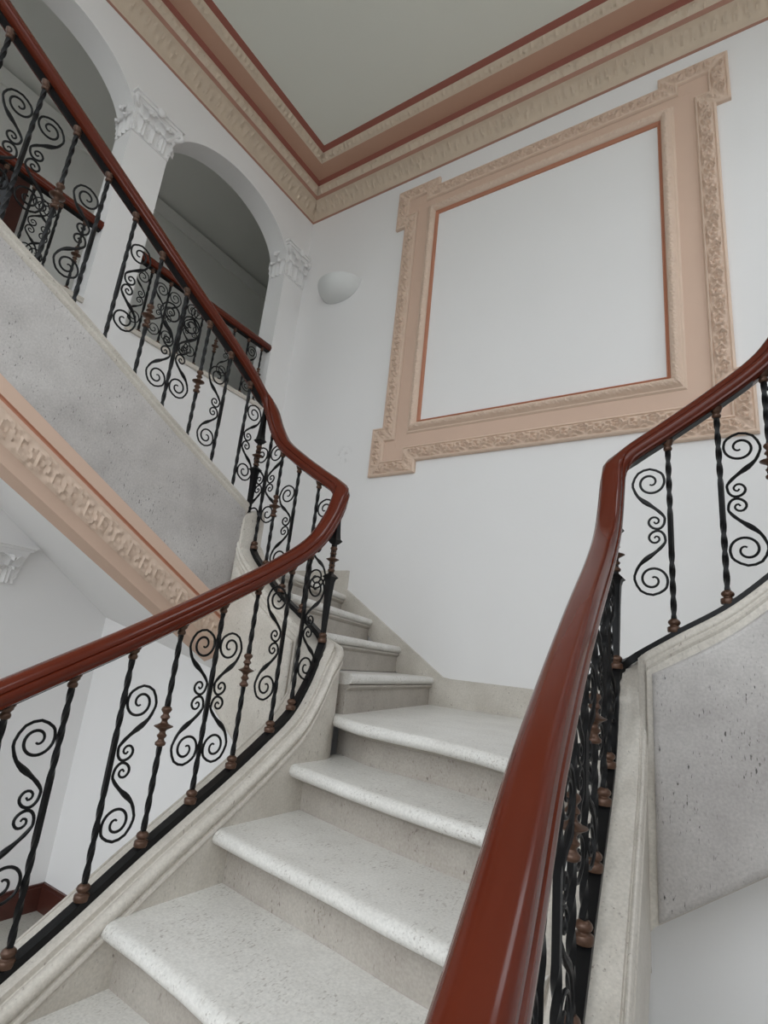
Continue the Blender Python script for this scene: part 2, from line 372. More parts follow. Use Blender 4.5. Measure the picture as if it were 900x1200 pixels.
# ------------------------------------------------------------------ stringers
def string_prof(d):
    return [(-.088, -d), (-.088, -.064), (-.0905, -.060), (-.0925, -.054), (-.0905, -.048), (-.0875, -.045), (-.0875, -.040), (-.0895, -.037), (-.0905, -.031), (-.0890, -.022), (-.0855, -.014), (-.082, -.012), (-.0785, -.014), (-.0765, -.0195), (-.0735, -.0195), (-.0715, -.013), (-.069, -.012),
            (.046, -.012), (.051, -.014), (.0525, -.030), (.058, -.034), (.0625, -.027), (.070, -.0195), (.079, -.0175), (.088, -.0215), (.0945, -.030), (.0965, -.041), (.0935, -.051), (.086, -.056), (.086, -.064), (.0935, -.066), (.0955, -.071), (.0955, -.080), (.0915, -.084), (.088, -.088), (.088, -d)]
def stringer(mirror, label, sub):
    t = link('stringer', None, None, label, 'stair stringer')
    # flight A, wreath and flight B: stone curb
    mb = MB()
    rows = []
    for s, x, y, nx, ny in frames(.05, SC2 - .03, .016):
        z = zb(s)
        if s < SC1 - .3: bot = z - .50
        else:
            u = min(1, max(0, (s - (SC1 - .3)) / .3)); bot = (z - .50) * (1 - u) + u * -.70
            if s > SC1: bot = -.645 + (s - SC1) * .72
        row = []
        for n, v in string_prof(1):
            if v == -1: zz = bot
            else: zz = z + v
            qx, qy = x + nx * n, y + ny * n
            if n < 0 and abs(s - SC1) < .35: qx, qy = min(qx, -1.492 + n), min(qy, YC + n)
            row.append(mir((qx, qy, zz), mirror))
        rows.append(row)
    mb.grid(rows, closed_v=True, smooth=True); mb.cap(rows[0], True); mb.cap(rows[-1])
    curb = mb.build('curb', M['string'], t)
    # panel of the flight along the end wall, facing the well
    mb = MB(); yf = YC - .088
    def P(x, z, dy=0): return mir((x, yf - dy, z), mirror)
    zt = lambda x: interp(x, [-2.05, -1.928, -1.793, -1.663, -1.56], [.40, .275, .16, .078, .02])
    zl = lambda x: -.645 + 1e-3 + (-1.50 - x) * .72
    xs_ = [-1.60 - .44 * k / 16 for k in range(17)]
    rows = []
    for d_, e in ((0, 0), (.010, 0), (.016, .006), (.018, .016)):
        rows.append([P(min(max(x, -2.04 + e), -1.60 - e), zt(x) - e, d_) for x in xs_] + [P(min(max(x, -2.04 + e), -1.60 - e), zl(x) + e * 1.3, d_) for x in xs_[::-1]])
    mb.grid(rows, closed_v=True, smooth=True); mb.cap(rows[0], True); mb.cap(rows[-1])
    mb.build('face_panel', M['panel'] if mirror else M['string'], t)
    if not mirror:
        mb = MB(); rows = []
        for z0_, z1_, e in ((.10, .10, 0), (.60, .66, 0), (.63, .685, .012)):
            rows.append([(-2.155 + e, 1.79 + e, z0_), (-2.035 - e, 1.79 + e, z0_), (-2.035 - e, 1.92 - e, z1_), (-2.155 + e, 1.92 - e, z1_)])
        mb.grid(rows, closed_v=True, smooth=False); mb.cap(rows[0], True); mb.cap(rows[-1]); mb.build('corner_block', M['string'], t)
    return t
stringer(False, 'pale stone stringer curb under the left railing, curving round the well corner', True)
stringer(True, 'pale stone stringer curb under the right railing with a grey speckled panel', True)

# upper flight C: deep speckled marble face with stucco moulding along its foot
def z_top(y): return interp(y, [-.9, .514, .853, 1.291, 1.794], [2.0, 1.312, 1.155, .931, .694])
def z_bot(y): return .155 + (1.785 - y) * .553
up = link('stringer', None, None, 'deep grey speckled marble face of the upper flight with pink stucco moulding', 'stair stringer')
Y0, Y1 = -.85, 1.80
mb = MB()
XF = -2.05
mb.prism([(XF, Y0, z_bot(Y0)), (XF, Y1, z_bot(Y1)), (XF, Y1, z_top(Y1) - .02), (XF, 1.291, z_top(1.291) - .02), (XF, .853, z_top(.853) - .02), (XF, Y0, z_top(Y0) - .02)], (-.14, 0, 0))
mb.build('marble_face', M['panel'], up)
mb = MB(); rows = []
for k in range(41):
    y = Y0 + (Y1 + .01 - Y0) * k / 40; z = z_top(y)
    rows.append([(XF - .14, y, z - .06), (XF - .14, y, z + .012), (XF - .02, y, z + .012), (XF + .004, y, z + .004), (XF + .010, y, z - .008), (XF + .004, y, z - .018), (XF + .006, y, z - .030), (XF, y, z - .045), (XF - .02, y, z - .06)])
mb.grid(rows, closed_v=True); mb.cap(rows[0], True); mb.cap(rows[-1])
mb.build('top_moulding', M['string'], up)

def carve(u, w, per):
    """interlaced C-scrolls with bosses and leaf tips between them; 0..1"""
    c = math.floor(u / per); h = 0
    for k in (c - 1, c, c + 1):
        sg = 1 if k % 2 else -1
        dx, dy = (u / per - (k + .5)) * 2.0, w - sg * .08
        r = math.hypot(dx, dy * .95); th = math.atan2(dy * sg, dx)
        gap = 1 - math.exp(-(((th + 1.2) / .45) ** 2))
        h = max(h, math.exp(-((r - .66 - .06 * math.cos(5 * th)) / .17) ** 2) * gap, .9 * math.exp(-(r / .24) ** 2), .75 * math.exp(-((r - .40) / .10) ** 2) * (th > -.4))
        ex = (u / per - k) * 2.0
        h = max(h, .85 * math.exp(-(ex / .30) ** 2) * (.62 + .38 * math.cos(w * 8.5 * sg + 1)))
    return h * max(0, 1 - abs(w) ** 7)
def relief(u, w, per):
    """scrolling leaf relief, u along (m), w across -1..1; 0..1"""
    c = math.floor(u / per); h = 0
    for k in (c - 1, c, c + 1):
        cx = (k + .5) * per; sgn = 1 if k % 2 else -1
        dx, dy = (u - cx) / per * 2.0, w - sgn * .15
        r = math.hypot(dx, dy); th = math.atan2(dy * sgn, dx)
        e = math.exp(-(r / .78) ** 4)
        h = max(h, e * (.5 + .5 * math.cos(3 * th - 8.5 * r)) * (1 - .25 * r), .95 * math.exp(-(r / .17) ** 2))
    edge = max(0, 1 - abs(w) ** 6)
    h = h * edge
    return h * h * (3 - 2 * h)
# lower moulding: pink flat, brown line, ornament, plain lower edge; also the return at the foot
mb = MB(); rows = []; nseg = 360
for k in range(nseg + 1):
    y = Y0 + (Y1 - .005 - Y0) * k / nseg; z = z_bot(y); s = y * 1.143
    prof = [(-.05, .02), (.006, .012), (.010, 0), (.010, -.046), (.004, -.052), (.004, -.060), (.012, -.064), (.012, -.080)]
    row = [(XF + a, y, z + b) for a, b in prof]
    for j in range(13):
        w = j / 12
        h = carve(s, w * 2 - 1, .078) * .012
        a, b = .010 - .035 * w, -.083 - .085 * w
        row.append((XF + a + h * .92, y, z + b - h * .38))
    row += [(XF - .030, y, z - .172), (XF - .045, y, z - .215), (XF - .10, y, z - .235), (XF - .12, y, z - .1)]
    rows.append(row)
mis = [1] * len(rows[0])
for j in range(0, 3): mis[j] = 1
for j in (3, 4): mis[j] = 2
for j in (5, 6): mis[j] = 2 if j == 5 else 1
for j in range(7, 20): mis[j] = 0
mb.grid(rows, closed_v=True, mi=mis); mb.cap(rows[0], True); mb.cap(rows[-1])
mb.build('stucco_moulding', [M['frame_cream'], M['frame_flat'], M['frame_line']], up)

# soffit of the upper flight (structure)
mb = MB()
def zs(y): return .12 + (1.53 - y) * .60
def zw(y): return .417 + (1.53 - y) * .684
ys_ = [Y0, -.3, .3, .9, 1.5, 2.02]
rows = [[(XF - .10, y, zs(y)), (XL - .02, y, zw(y)), (XL - .02, y, zw(y) + .18), (XF - .10, y, zs(y) + .3)] for y in ys_]
mb.grid(rows, closed_v=True, smooth=False); mb.cap(rows[0], True); mb.cap(rows[-1])
mb.build('ceiling_soffit', M['plaster'], kind='structure')

# ------------------------------------------------------------------ steps
def step(name, label, nose, back, ztop, rise, over, inner=0, group='stone steps of the staircase'):
    """nose/back: lists of matching plan points; the riser stands `over` behind the nose"""
    t = link(name, None, None, label, 'step', group, loc=(0, 0, 0))
    n = len(nose); th = .046
    # tread
    mb = MB(); rows = []
    for (a, b) in zip(nose, back):
        d = Vector((b[0] - a[0], b[1] - a[1], 0)); D = d.length; d /= D
        pr = [(D, -th), (over, -th), (over - .004, -th - .014), (over - .012, -th - .018), (over - .016, -th)]
        pr = [(D, -th), (.03, -th), (.016, -th + .003), (.006, -th + .010), (.001, -th + .018), (0, -.023), (.002, -.013), (.008, -.005), (.018, -.001), (.03, 0), (D, 0)]
        rows.append([(a[0] + d.x * e, a[1] + d.y * e, ztop + v) for e, v in pr])
    mb.grid(rows, closed_v=True); mb.cap(rows[0], True); mb.cap(rows[-1])
    mb.build('tread', M['tread'], t)
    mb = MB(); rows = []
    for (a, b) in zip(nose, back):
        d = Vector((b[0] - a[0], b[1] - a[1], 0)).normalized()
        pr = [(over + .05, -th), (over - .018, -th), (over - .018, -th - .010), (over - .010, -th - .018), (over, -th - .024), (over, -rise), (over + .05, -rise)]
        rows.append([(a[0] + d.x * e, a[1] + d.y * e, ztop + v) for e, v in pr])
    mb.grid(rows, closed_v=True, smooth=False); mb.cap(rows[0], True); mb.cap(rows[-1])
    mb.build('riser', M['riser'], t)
ZL, H = -.230, .16
xsA = [-1.46, -1.38, -1.24, -1.07, -.90, -.73, -.56, -.36]
def nl(ys): return list(zip(xsA, ys))
nosesA = [
    ('L', nl([1.90, 1.855, 1.785, 1.755, 1.735, 1.685, 1.605, 1.54]), .115),
    ('1', nl([1.650, 1.632, 1.598, 1.556, 1.521, 1.492, 1.469, 1.45]), .085),
    ('2', nl([1.335, 1.325, 1.303, 1.281, 1.257, 1.227, 1.205, 1.195]), .070),
    ('3', nl([1.015, 1.010, 1.002, .985, .960, .940, .925, .92]), .055),
    ('4', nl([.715, .710, .70, .685, .665, .645, .63, .625]), .05),
    ('5', nl([.42, .415, .41, .395, .375, .355, .34, .335]), .05),
    ('6', nl([.125, .12, .115, .10, .08, .06, .045, .04]), .05),
    ('7', nl([-.17, -.175, -.18, -.195, -.215, -.235, -.25, -.255]), .05)]
labA = ['stone landing step below the end wall, where the flight divides left and right',
        'stone step directly below the landing step', 'second stone step below the landing step', 'third stone step below the landing, its rounded left corner fully in view',
        'lowest stone step in view, just a corner beside the left stringer'] + ['stone step at the foot of the lower flight, below the view'] * 3
for i, (nm, nose, over) in enumerate(nosesA):
    widen = (nose if i < 4 else [(x + (x + .92) * .12, y) for x, y in nose])
    if i == 0: back = [(-1.74 + k * (1.64 / 7), 3.19) for k in range(8)]
    else:
        pv = nosesA[i - 1][1]; ov = nosesA[i - 1][2]
        back = [(x, y + ov + .04) for x, y in pv]
    g = 'lower flight steps below the view' if i > 4 else 'stone steps of the lower flight'
    if i > 4: g = 'stone steps at the foot of the flight'
    if i > 4: continue
    step('stone_step', labA[i], widen, back, ZL - i * H, H, over, group=g)
# flight B (and its mirror): nose from the well side to the wall
nb = [((-1.40, 1.955), (-1.655, 3.19)), ((-1.60, 1.955), (-1.915, 3.19)), ((-1.80, 1.955), (-2.165, 3.19)), ((-2.00, 1.955), (-2.42, 3.19))]
labB = ['first stone step of the branch rising left along the end wall', 'second stone step of the left branch', 'third stone step of the left branch, partly behind the corner post', 'fourth and topmost visible stone step of the left branch']
labD = ['first stone step of the branch rising right, behind the right stringer', 'second stone step of the right branch, behind the right stringer', 'third stone step of the right branch, behind the right stringer']
zB = [-.065, .103, .270, .435]
for m in (0, 1):
    for i, (a, b) in enumerate(nb):
        if m and i > 2: continue
        a2, b2 = (nb[i + 1] if i < 3 else ((-3.38, 1.955), (-3.38, 3.19)))
        f = lambda p: (MX - p[0], p[1]) if m else p
        lerp = lambda p, q, t: (p[0] + (q[0] - p[0]) * t, p[1] + (q[1] - p[1]) * t)
        nose = [f(lerp(a, b, t / 4)) for t in range(5)]
        if i < 3: back = [f((lerp(a2, b2, t / 4)[0] - .07, lerp(a2, b2, t / 4)[1])) for t in range(5)]
        else: back = [f(lerp(a2, b2, t / 4)) for t in range(5)]
        step('stone_step', (labD if m else labB)[i], nose, back, zB[i], .165, .03, group='stone steps of the right branch' if m else 'stone steps of the left branch')

# skirting of speckled stone along the end wall
def skirt(pts, name, label=None):
    mb = MB(); mb.prism([(x, YB, z) for x, z in pts], (0, -.022, 0)); return mb.build(name, M['string'], kind='structure')
sk = [(-1.56, -.26), (-1.56, -.062), (-1.60, -.058), (-2.425, .478), (-2.425, .612), (-3.38, .612), (-3.38, .30), (-2.35, .30), (-1.70, -.26)]
skirt(sk, 'baseboard_left')
skirt([(MX - x, z) for x, z in sk][:9], 'baseboard_right')
skirt([(-1.56, -.26), (-1.56, -.064), (MX + 1.56, -.072), (MX + 1.56, -.26)], 'baseboard_landing')

# ------------------------------------------------------------------ room shell
FZ = -Z0; TH = .20
mb = MB(); mb.box(XL - 2.2, XR + .2, YR - .2, YB + .2, FZ - .1, FZ); mb.build('floor', M['tile'], kind='structure')
mb = MB(); mb.box(XL, XR + .2, YR - .2, YB + .2, WC, WC + .1); mb.build('ceiling', M['ceiling'], kind='structure')
mb = MB(); mb.box(XL - TH, XR + .2, YB, YB + .2, FZ, WC); mb.build('wall_back', M['backwall'], kind='structure')
mb = MB(); added_swins = [(-.95, .25), (1.45, 2.75)]; SZ0, SZ1 = 2.3, 4.15  # unseen windows, added to light the piers and arcade from the right
mb.box(XR, XR + .2, YR, YB, FZ, SZ0); mb.box(XR, XR + .2, YR, YB, SZ1, WC)
yy = YR
for a, b in added_swins: mb.box(XR, XR + .2, yy, a, SZ0, SZ1); yy = b
mb.box(XR, XR + .2, yy, YB, SZ0, SZ1)
mb.build('wall_right', M['plaster'], kind='structure')
for i, (a, b) in enumerate(added_swins):
    mb = MB(); w = .05
    for y in (a, (a + b) / 2 - w / 2, b - w): mb.box(XR + .06, XR + .12, y, y + w, SZ0, SZ1)
    for z in (SZ0, 3.0, SZ1 - w): mb.box(XR + .062, XR + .118, a, b, z, z + w)
    mb.build('window_%d' % (i + 4), M['plaster'], kind='structure')  # frames of the added right-wall windows
# rear wall with three tall windows (daylight comes in here, behind the viewer)
mb = MB(); wins = [(-3.0, -1.75), (-1.45, -.20), (.10, 1.35)]
WZ0, WZ1 = -.6, 4.3  # sills set low so more light reaches the lower walls
mb.box(XL, XR, YR - .2, YR, FZ, WZ0); mb.box(XL, XR, YR - .2, YR, WZ1, WC)
xx = XL
for a, b in wins: mb.box(xx, a, YR - .2, YR, WZ0, WZ1); xx = b
mb.box(xx, XR, YR - .2, YR, WZ0, WZ1)
mb.build('wall_rear', M['plaster'], kind='structure')
for i, (a, b) in enumerate(wins):
    mb = MB(); w = .05
    for x in (a, (a + b) / 2 - w / 2, b - w): mb.box(x, x + w, YR - .12, YR - .06, WZ0, WZ1)
    for z in (WZ0, .65, 1.9, 3.1, WZ1 - w): mb.box(a, b, YR - .118, YR - .062, z, z + w)
    mb.build('window_%d' % (i + 1), M['plaster'], kind='structure')
# wall under the stairs at the end of the wells
mb = MB()
mb.prism([(XL, 2.0, FZ), (XL, 2.0, zw(2.0) + .03), (XF - .1, 2.0, zs(2.0) + .12), (XF, 2.0, -.1), (-1.55, 2.0, -.45), (-.30, 2.0, -.45), (MX - XF, 2.0, -.1), (XR, 2.0, .3), (XR, 2.0, FZ)], (0, .08, 0))
mb.build('wall_under_stairs', M['plaster'], kind='structure')
# dark baseboards of the lower hall
mb = MB()
for z0, z1, d in ((FZ, FZ + .115, .022), (FZ + .115, FZ + .13, .014)):
    mb.box(XL, XL + d, YR, 2.0, z0, z1); mb.box(XL, XR, 2.0 - d, 2.0, z0, z1)
mb.build('baseboard_lower', M['mahogany'], kind='structure')

# arcade wall on the left
LEDGE = 1.975
arches = [(-1.44, -.20), (.13, 1.37), (1.66, 2.945)]
SPR, RISE = 3.43, .465
def arch_z(y, a, b):
    u = (y - (a + b) / 2) / ((b - a) / 2)
    return SPR + RISE * math.sqrt(max(0, 1 - u * u))
mb = MB()
mb.box(XL - TH, XL, YR, YB, FZ, LEDGE)
yy = YR
for a, b in arches:
    mb.box(XL - TH, XL, yy, a, LEDGE, WC); yy = b
    n = 48; rows = []
    for k in range(n + 1):
        y = (a + b) / 2 - (b - a) / 2 * math.cos(PI * k / n); z = arch_z(y, a, b)
        rows.append([(XL, y, WC), (XL, y, z), (XL - TH, y, z), (XL - TH, y, WC)])
    mb.grid(rows, smooth=False)
mb.box(XL - TH, XL, yy, YB, LEDGE, WC); mb.box(XL - TH, XL, YR, YB, WC, WC + .15)
mb.build('wall_left', M['plaster'], kind='structure')
# stone ledges under the balustrades
mb = MB()
for a, b in arches: mb.box(XL - TH - .02, XL + .018, a, b, LEDGE - .002, LEDGE + .03)
mb.build('trim_1', M['string'], kind='structure')
# corridor behind
CX = XL - 1.62
mb = MB(); mb.box(CX - .1, CX, YR - .1, 7.2, FZ, 4.75); mb.build('wall_corridor', M['corridor'], kind='structure')
mb = MB(); mb.box(CX, XL - TH, YR, 7.2, LEDGE - .2, LEDGE - .003); mb.build('floor_corridor', M['tile'], kind='structure')
mb = MB(); mb.box(CX - .1, XL - .02, YR - .1, 7.2, WC + .005, WC + .12); mb.build('ceiling_corridor', M['corridor'], kind='structure')
mb = MB(); mb.box(CX, XL - TH, YR - .1, YR, FZ, 2.6); mb.box(CX, XL - TH, YR - .1, YR, 4.3, 4.75); mb.box(CX, CX + .2, YR - .1, YR, 2.6, 4.3); mb.box(XL - TH - .2, XL - TH, YR - .1, YR, 2.6, 4.3); mb.box(CX, XL, 7.1, 7.2, FZ, 4.75); mb.box(XL - TH, XL, YB, 7.2, FZ, 4.75); mb.build('wall_corridor_end', M['corridor'], kind='structure')
mb = MB()
mb.grid([[(CX, y, 4.36), (CX + .02, y, 4.36), (CX + .03, y, 4.39), (CX + .06, y, 4.43), (CX + .07, y, 4.47), (CX, y, 4.47)] for y in (YR, 7.1)], closed_v=True, smooth=False)
mb.build('trim_2', M['corridor'], kind='structure')
mb = MB(); cxm = (CX + XL - TH) / 2; w = .05  # unseen end window, added to brighten the corridor
for x in (CX + .2, cxm - w / 2, XL - TH - .2 - w): mb.box(x, x + w, YR - .07, YR - .03, 2.6, 4.3)
for z in (2.6, 3.5, 4.25): mb.box(CX + .2, XL - TH - .2, YR - .068, YR - .032, z, z + w)
mb.build('window_6', M['plaster'], kind='structure')
# door in the corridor wall
mb = MB(); dy0, dy1, dz1 = .22, 1.36, 3.66
for y in (dy0, dy1 - .10): mb.box(CX, CX + .06, y, y + .10, LEDGE, dz1)
mb.box(CX, CX + .059, dy0, dy1, dz1 - .10, dz1); mb.box(CX, CX + .045, dy0 + .1, dy1 - .1, LEDGE, LEDGE + .3)
d = mb.build('door_1', M['mahogany'], kind='structure')
mb = MB(); mb.box(CX + .005, CX + .02, dy0 + .1, dy1 - .1, LEDGE + .3, dz1 - .1); mb.build('glass_pane', M['glass'], d)

# capitals on the piers
def leaf(mb, base, out, side, h, w, curl):
    """acanthus leaf: rises from base, leans outward, tip curls over"""
    B, O, Sd = Vector(base), Vector(out), Vector(side); rows = []
    n = 9
    for i in range(n + 1):
        t = i / n
        z = h * (math.sin(min(t, .8) / .8 * PI / 2) if t < .8 else 1 - (t - .8) * 1.1)
        o = .006 + curl * t ** 2.2 + (.012 * math.sin((t - .8) / .2 * PI) if t > .8 else 0)
        ww = w * (.75 + .45 * math.sin(PI * t)) * (1 - .75 * max(0, t - .7) / .3) * (1 + .16 * math.cos(t * 26))
        row = []
        for j in range(7):
            u = j / 6 * 2 - 1
            lob = .010 * math.cos(u * PI * 2.0) * (1 - t * .4)
            row.append(B + Sd * (u * ww / 2) + O * (o - .010 * u * u + lob) + Vector((0, 0, z)))
        rows.append(row)
    back = [[p - O * .015 for p in r] for r in rows]
    mb.grid(rows); mb.grid(back, flip=True)
    ring = [rows[0], rows[-1]]
    for r, q in ((rows[0], back[0]), (rows[-1], back[-1])): mb.grid([r, q], smooth=False)
    mb.grid([[r[0] for r in rows], [r[0] for r in back]], smooth=False); mb.grid([[r[-1] for r in rows], [r[-1] for r in back]], smooth=False)
def capital(label, y0, y1, z0, z1, sides=(1, 1), x=XL, depth=TH, proud=0.0, mat='plaster'):
    t = link('pier_capital', None, None, label, 'capital', 'plaster capitals of the arcade', loc=(0, 0, 0))
    h = z1 - z0
    mb = MB(); e = .045
    ya, yb = y0 - (e if sides[0] else 0), y1 + (e if sides[1] else 0)
    # bell
    rows = []
    for k in range(7):
        u = k / 6; g = .008 + .028 * u ** 2
        a, b = y0 - (g if sides[0] else 0), y1 + (g if sides[1] else 0)
        rows.append([(x - depth, a, z0 + h * .86 * u), (x + g, a, z0 + h * .86 * u), (x + g, b, z0 + h * .86 * u), (x - depth, b, z0 + h * .86 * u)])
    mb.grid(rows, closed_v=True, smooth=False); mb.cap(rows[0], True); mb.cap(rows[-1])
    mb.build('bell', M[mat], t)
    # abacus with a step
    mb = MB()
    for g, a, b in ((.046, .86, .93), (.060, .93, 1.0)):
        mb.box(x - depth, x + g, y0 - (g if sides[0] else 0), y1 + (g if sides[1] else 0), z0 + h * a, z0 + h * b)
    ym = (y0 + y1) / 2
    if depth > .05: mb.blob((x + .055, ym, z0 + h * .90), (.026, .034, .034))
    mb.build('abacus', M[mat], t)
    # leaves
    for row, (hh, off, cnt, cu) in enumerate(((.42, 0, 3, .045), (.70, .5, 2, .062))):
        for k in range(cnt):
            y = y0 + (k + .5) * (y1 - y0) / cnt
            lm = MB(); leaf(lm, (x + .008, y, z0 + h * .02), (1, 0, 0), (0, 1, 0), h * hh, (y1 - y0) / cnt * 1.02, cu); lm.build('acanthus_leaf', M[mat], t)
        for sd in (0, 1):
            if not sides[sd]: continue
            yy = y0 - .008 if sd == 0 else y1 + .008
            for k in range(2 if row == 0 else 1):
                xx_ = x - depth + (k + .5) * depth / (2 if row == 0 else 1)
                lm = MB(); leaf(lm, (xx_, yy, z0 + h * .02), (0, -1 if sd == 0 else 1, 0), (1, 0, 0), h * hh, depth / 2, cu); lm.build('acanthus_leaf', M[mat], t)
    # corner volutes
    for sd in ((0, 1) if depth > .05 else ()):
        yv = y0 if sd == 0 else y1; sg = -1 if sd == 0 else 1
        if not sides[sd]: sg *= -.2
        vm = MB(); pts = []
        for k in range(26):
            a = k / 25 * 2 * PI * 1.6; r = .040 - .030 * k / 25
            o = .038 + r * math.cos(a)
            pts.append((x + max(o, .0), yv + sg * max(.0, o - .012), z0 + h * .72 + r * math.sin(a)))
        pts = [(x + .012, yv - sg * .03, z0 + h * .50), (x + .022, yv - sg * .012, z0 + h * .62)] + pts[3:]
        vm.tube(pts, .015, 8); vm.build('volute', M[mat], t)
    return t
capital('white leafy plaster capital on the free pier between the two arches', 1.375, 1.655, 3.39, 3.69)
capital('white leafy plaster capital on the half pier by the corner of the walls', 2.95, 3.197, 3.35, 3.69, (1, 0))
capital('partly seen white plaster capital low on the lower hall wall', 1.20, 1.42, .20, .42, (1, 1), depth=.02)

# balustrades in the arches
def balustrade(label, a, b, kinds, y_first, pitch):
    t = link('balustrade', None, None, label, 'balustrade', 'arcade balustrades', loc=(0, 0, 0))
    x = XL - .035; zr0, zb0 = 2.575, LEDGE + .028
    mb = MB(); rows = [[(x + n, y, zr0 + v) for n, v in RAILP] for y in (a, b)]
    mb.grid(rows, closed_v=True); mb.cap(rows[0], True); mb.cap(rows[-1]); mb.build('handrail', M['wood'], t)
    mb = MB(); mb.box(x - .017, x + .017, a, b, zr0 - .042, zr0 - .030); mb.build('support_bar', M['iron'], t)
    for i, k in enumerate(kinds):
        baluster(t, k, x, y_first + i * pitch, zb0, zr0 - .034, PI / 2)
balustrade('iron balustrade with brown handrail in the arch next to the corner', 1.66, 2.945, 'DBUDKDUK', 1.775, .157)
balustrade('iron balustrade with brown handrail in the left arch behind the upper flight', .13, 1.37, 'UDKBKUDK', .19, .155)

# ------------------------------------------------------------------ cornice
prof = [(0, 4.119), (.004, 4.119), (.016, 4.126), (.020, 4.134), (.020, 4.150)]
mi_ = [4, 4, 0, 0]
for k in range(1, 9):                                   # big cove with egg ornament
    u = k / 8; prof.append((.022 + .098 * (1 - math.cos(u * PI / 2)), 4.150 + .105 * math.sin(u * PI / 2))); mi_.append(0)
prof += [(.130, 4.264), (.136, 4.284)]; mi_ += [4, 4]
nb0 = len(prof)
for k in range(1, 7): u = k / 6; prof.append((.136 + .028 * u + .012 * math.sin(u * PI), 4.284 + .078 * u)); mi_.append(0)
prof += [(.170, 4.368), (.186, 4.400)]; mi_ += [2, 2]
prof += [(.315, 4.412)]; mi_ += [1]
for k in range(1, 7): u = k / 6; prof.append((.315 + .048 * u, 4.412 + .058 * u - .010 * math.sin(u * PI))); mi_.append(0)
prof += [(.372, 4.474), (.402, 4.502)]; mi_ += [2, 2]
prof += [(0, 4.502)]; mi_ += [0]
mi_.append(0)
mats = [M['cream'], M['rose'], M['brick'], M['mahogany'], M['dusk']]
def cornice(name, fx, u0, u1, n):
    mb = MB(); rows = []
    for k in range(n + 1):
        u = u0 + (u1 - u0) * k / n; row = []
        for j, (p, z) in enumerate(prof):
            d = 0; uu = u0 + (u1 - u0) * k / n
            if 5 <= j < 12: d = .015 * relief(uu, (j - 8) / 4., .06)
            elif nb0 <= j < nb0 + 5: d = .016 * relief(uu + .03, (j - nb0 - 2.) / 3.2, .05)
            elif j in range(len(prof) - 9, len(prof) - 4): d = .015 * relief(uu, (j - len(prof) + 6.5) / 3., .045)
            row.append(fx(u, p + d * .7, z - d * .7))
        rows.append(row)
    mb.grid(rows, closed_v=True, mi=mi_, smooth=False); mb.cap(rows[0], True); mb.cap(rows[-1])
    return mb.build(name, mats, kind='structure')
# mitred at the corner: along the left wall the run stops at y = YB - p
def run_left(u, p, z): return (XL + p, (YB - p) if u <= 0 else YB - max(u, p), z)
def run_back(u, p, z): return ((XL + p) if u <= 0 else XL + max(u, p), YB - p, z)
cornice('trim_3', run_left, 0, YB - YR, 500)
cornice('trim_4', run_back, 0, XR - XL, 500)

# ------------------------------------------------------------------ stucco frame on the end wall
fr = link('wall_frame', None, None, 'large pink and cream stucco frame with eared corners around a blank white panel', 'frame', loc=(0, 0, 0))
ol, orr, ob, ot = -2.257, .038, 1.42, 3.910           # main outline
el, er, eb, et = -2.347, .118, 1.328, 3.990            # ears
hx, hz = .405, .395                                    # ear lengths
OUT = [(el, eb), (el + hx, eb), (el + hx, ob), (er - hx, ob), (er - hx, eb), (er, eb), (er, eb + hz), (orr, eb + hz), (orr, et - hz), (er, et - hz), (er, et), (er - hx, et), (er - hx, ot), (el + hx, ot), (el + hx, et), (el, et), (el, et - hz), (ol, et - hz), (ol, eb + hz), (el, eb + hz)]
def inset(d):
    n = len(OUT); res = []
    for i in range(n):
        p, c, q = OUT[i - 1], OUT[i], OUT[(i + 1) % n]
        def nrm(a, b): l = math.dist(a, b); return (-(b[1] - a[1]) / l, (b[0] - a[0]) / l)
        n1, n2 = nrm(p, c), nrm(c, q)
        res.append((c[0] + (n1[0] + n2[0]) * d, c[1] + (n1[1] + n2[1]) * d))
    return res
dl = [(0, .0), (0, .022), (.006, .030), (.014, .032), (.018, .026)]
nr = 19
for k in range(nr): dl.append((.020 + .080 * k / (nr - 1), .024))
dl += [(.104, .032), (.112, .030), (.118, .020), (.120, .014)]
INS = [inset(d) for d, h in dl]
mb = MB()
for i in range(len(OUT)):
    j = (i + 1) % len(OUT); Ln = math.dist(OUT[i], OUT[j]); n = max(8, int(Ln / .0045)); rows = []
    for k in range(n + 1):
        t = k / n; row = []
        for q, (d, h) in enumerate(dl):
            a, b = INS[q][i], INS[q][j]; x, z = a[0] + (b[0] - a[0]) * t, a[1] + (b[1] - a[1]) * t
            u = (x - (ol + orr) / 2) if abs(OUT[i][1] - OUT[j][1]) < 1e-6 else (z - (ob + ot) / 2)
            fade = min(1, max(0, (min(t, 1 - t) * math.dist(INS[q][i], INS[q][j]) - .004) / .03))
            if 5 <= q < 5 + nr: h = h + .027 * fade * carve(u, (q - 5) / (nr - 1) * 2 - 1, .098)
            row.append((x, YB - h, z))
        rows.append(row)
    mb.grid(rows)
mb.build('ornament_band', M['frame_cream'], fr)
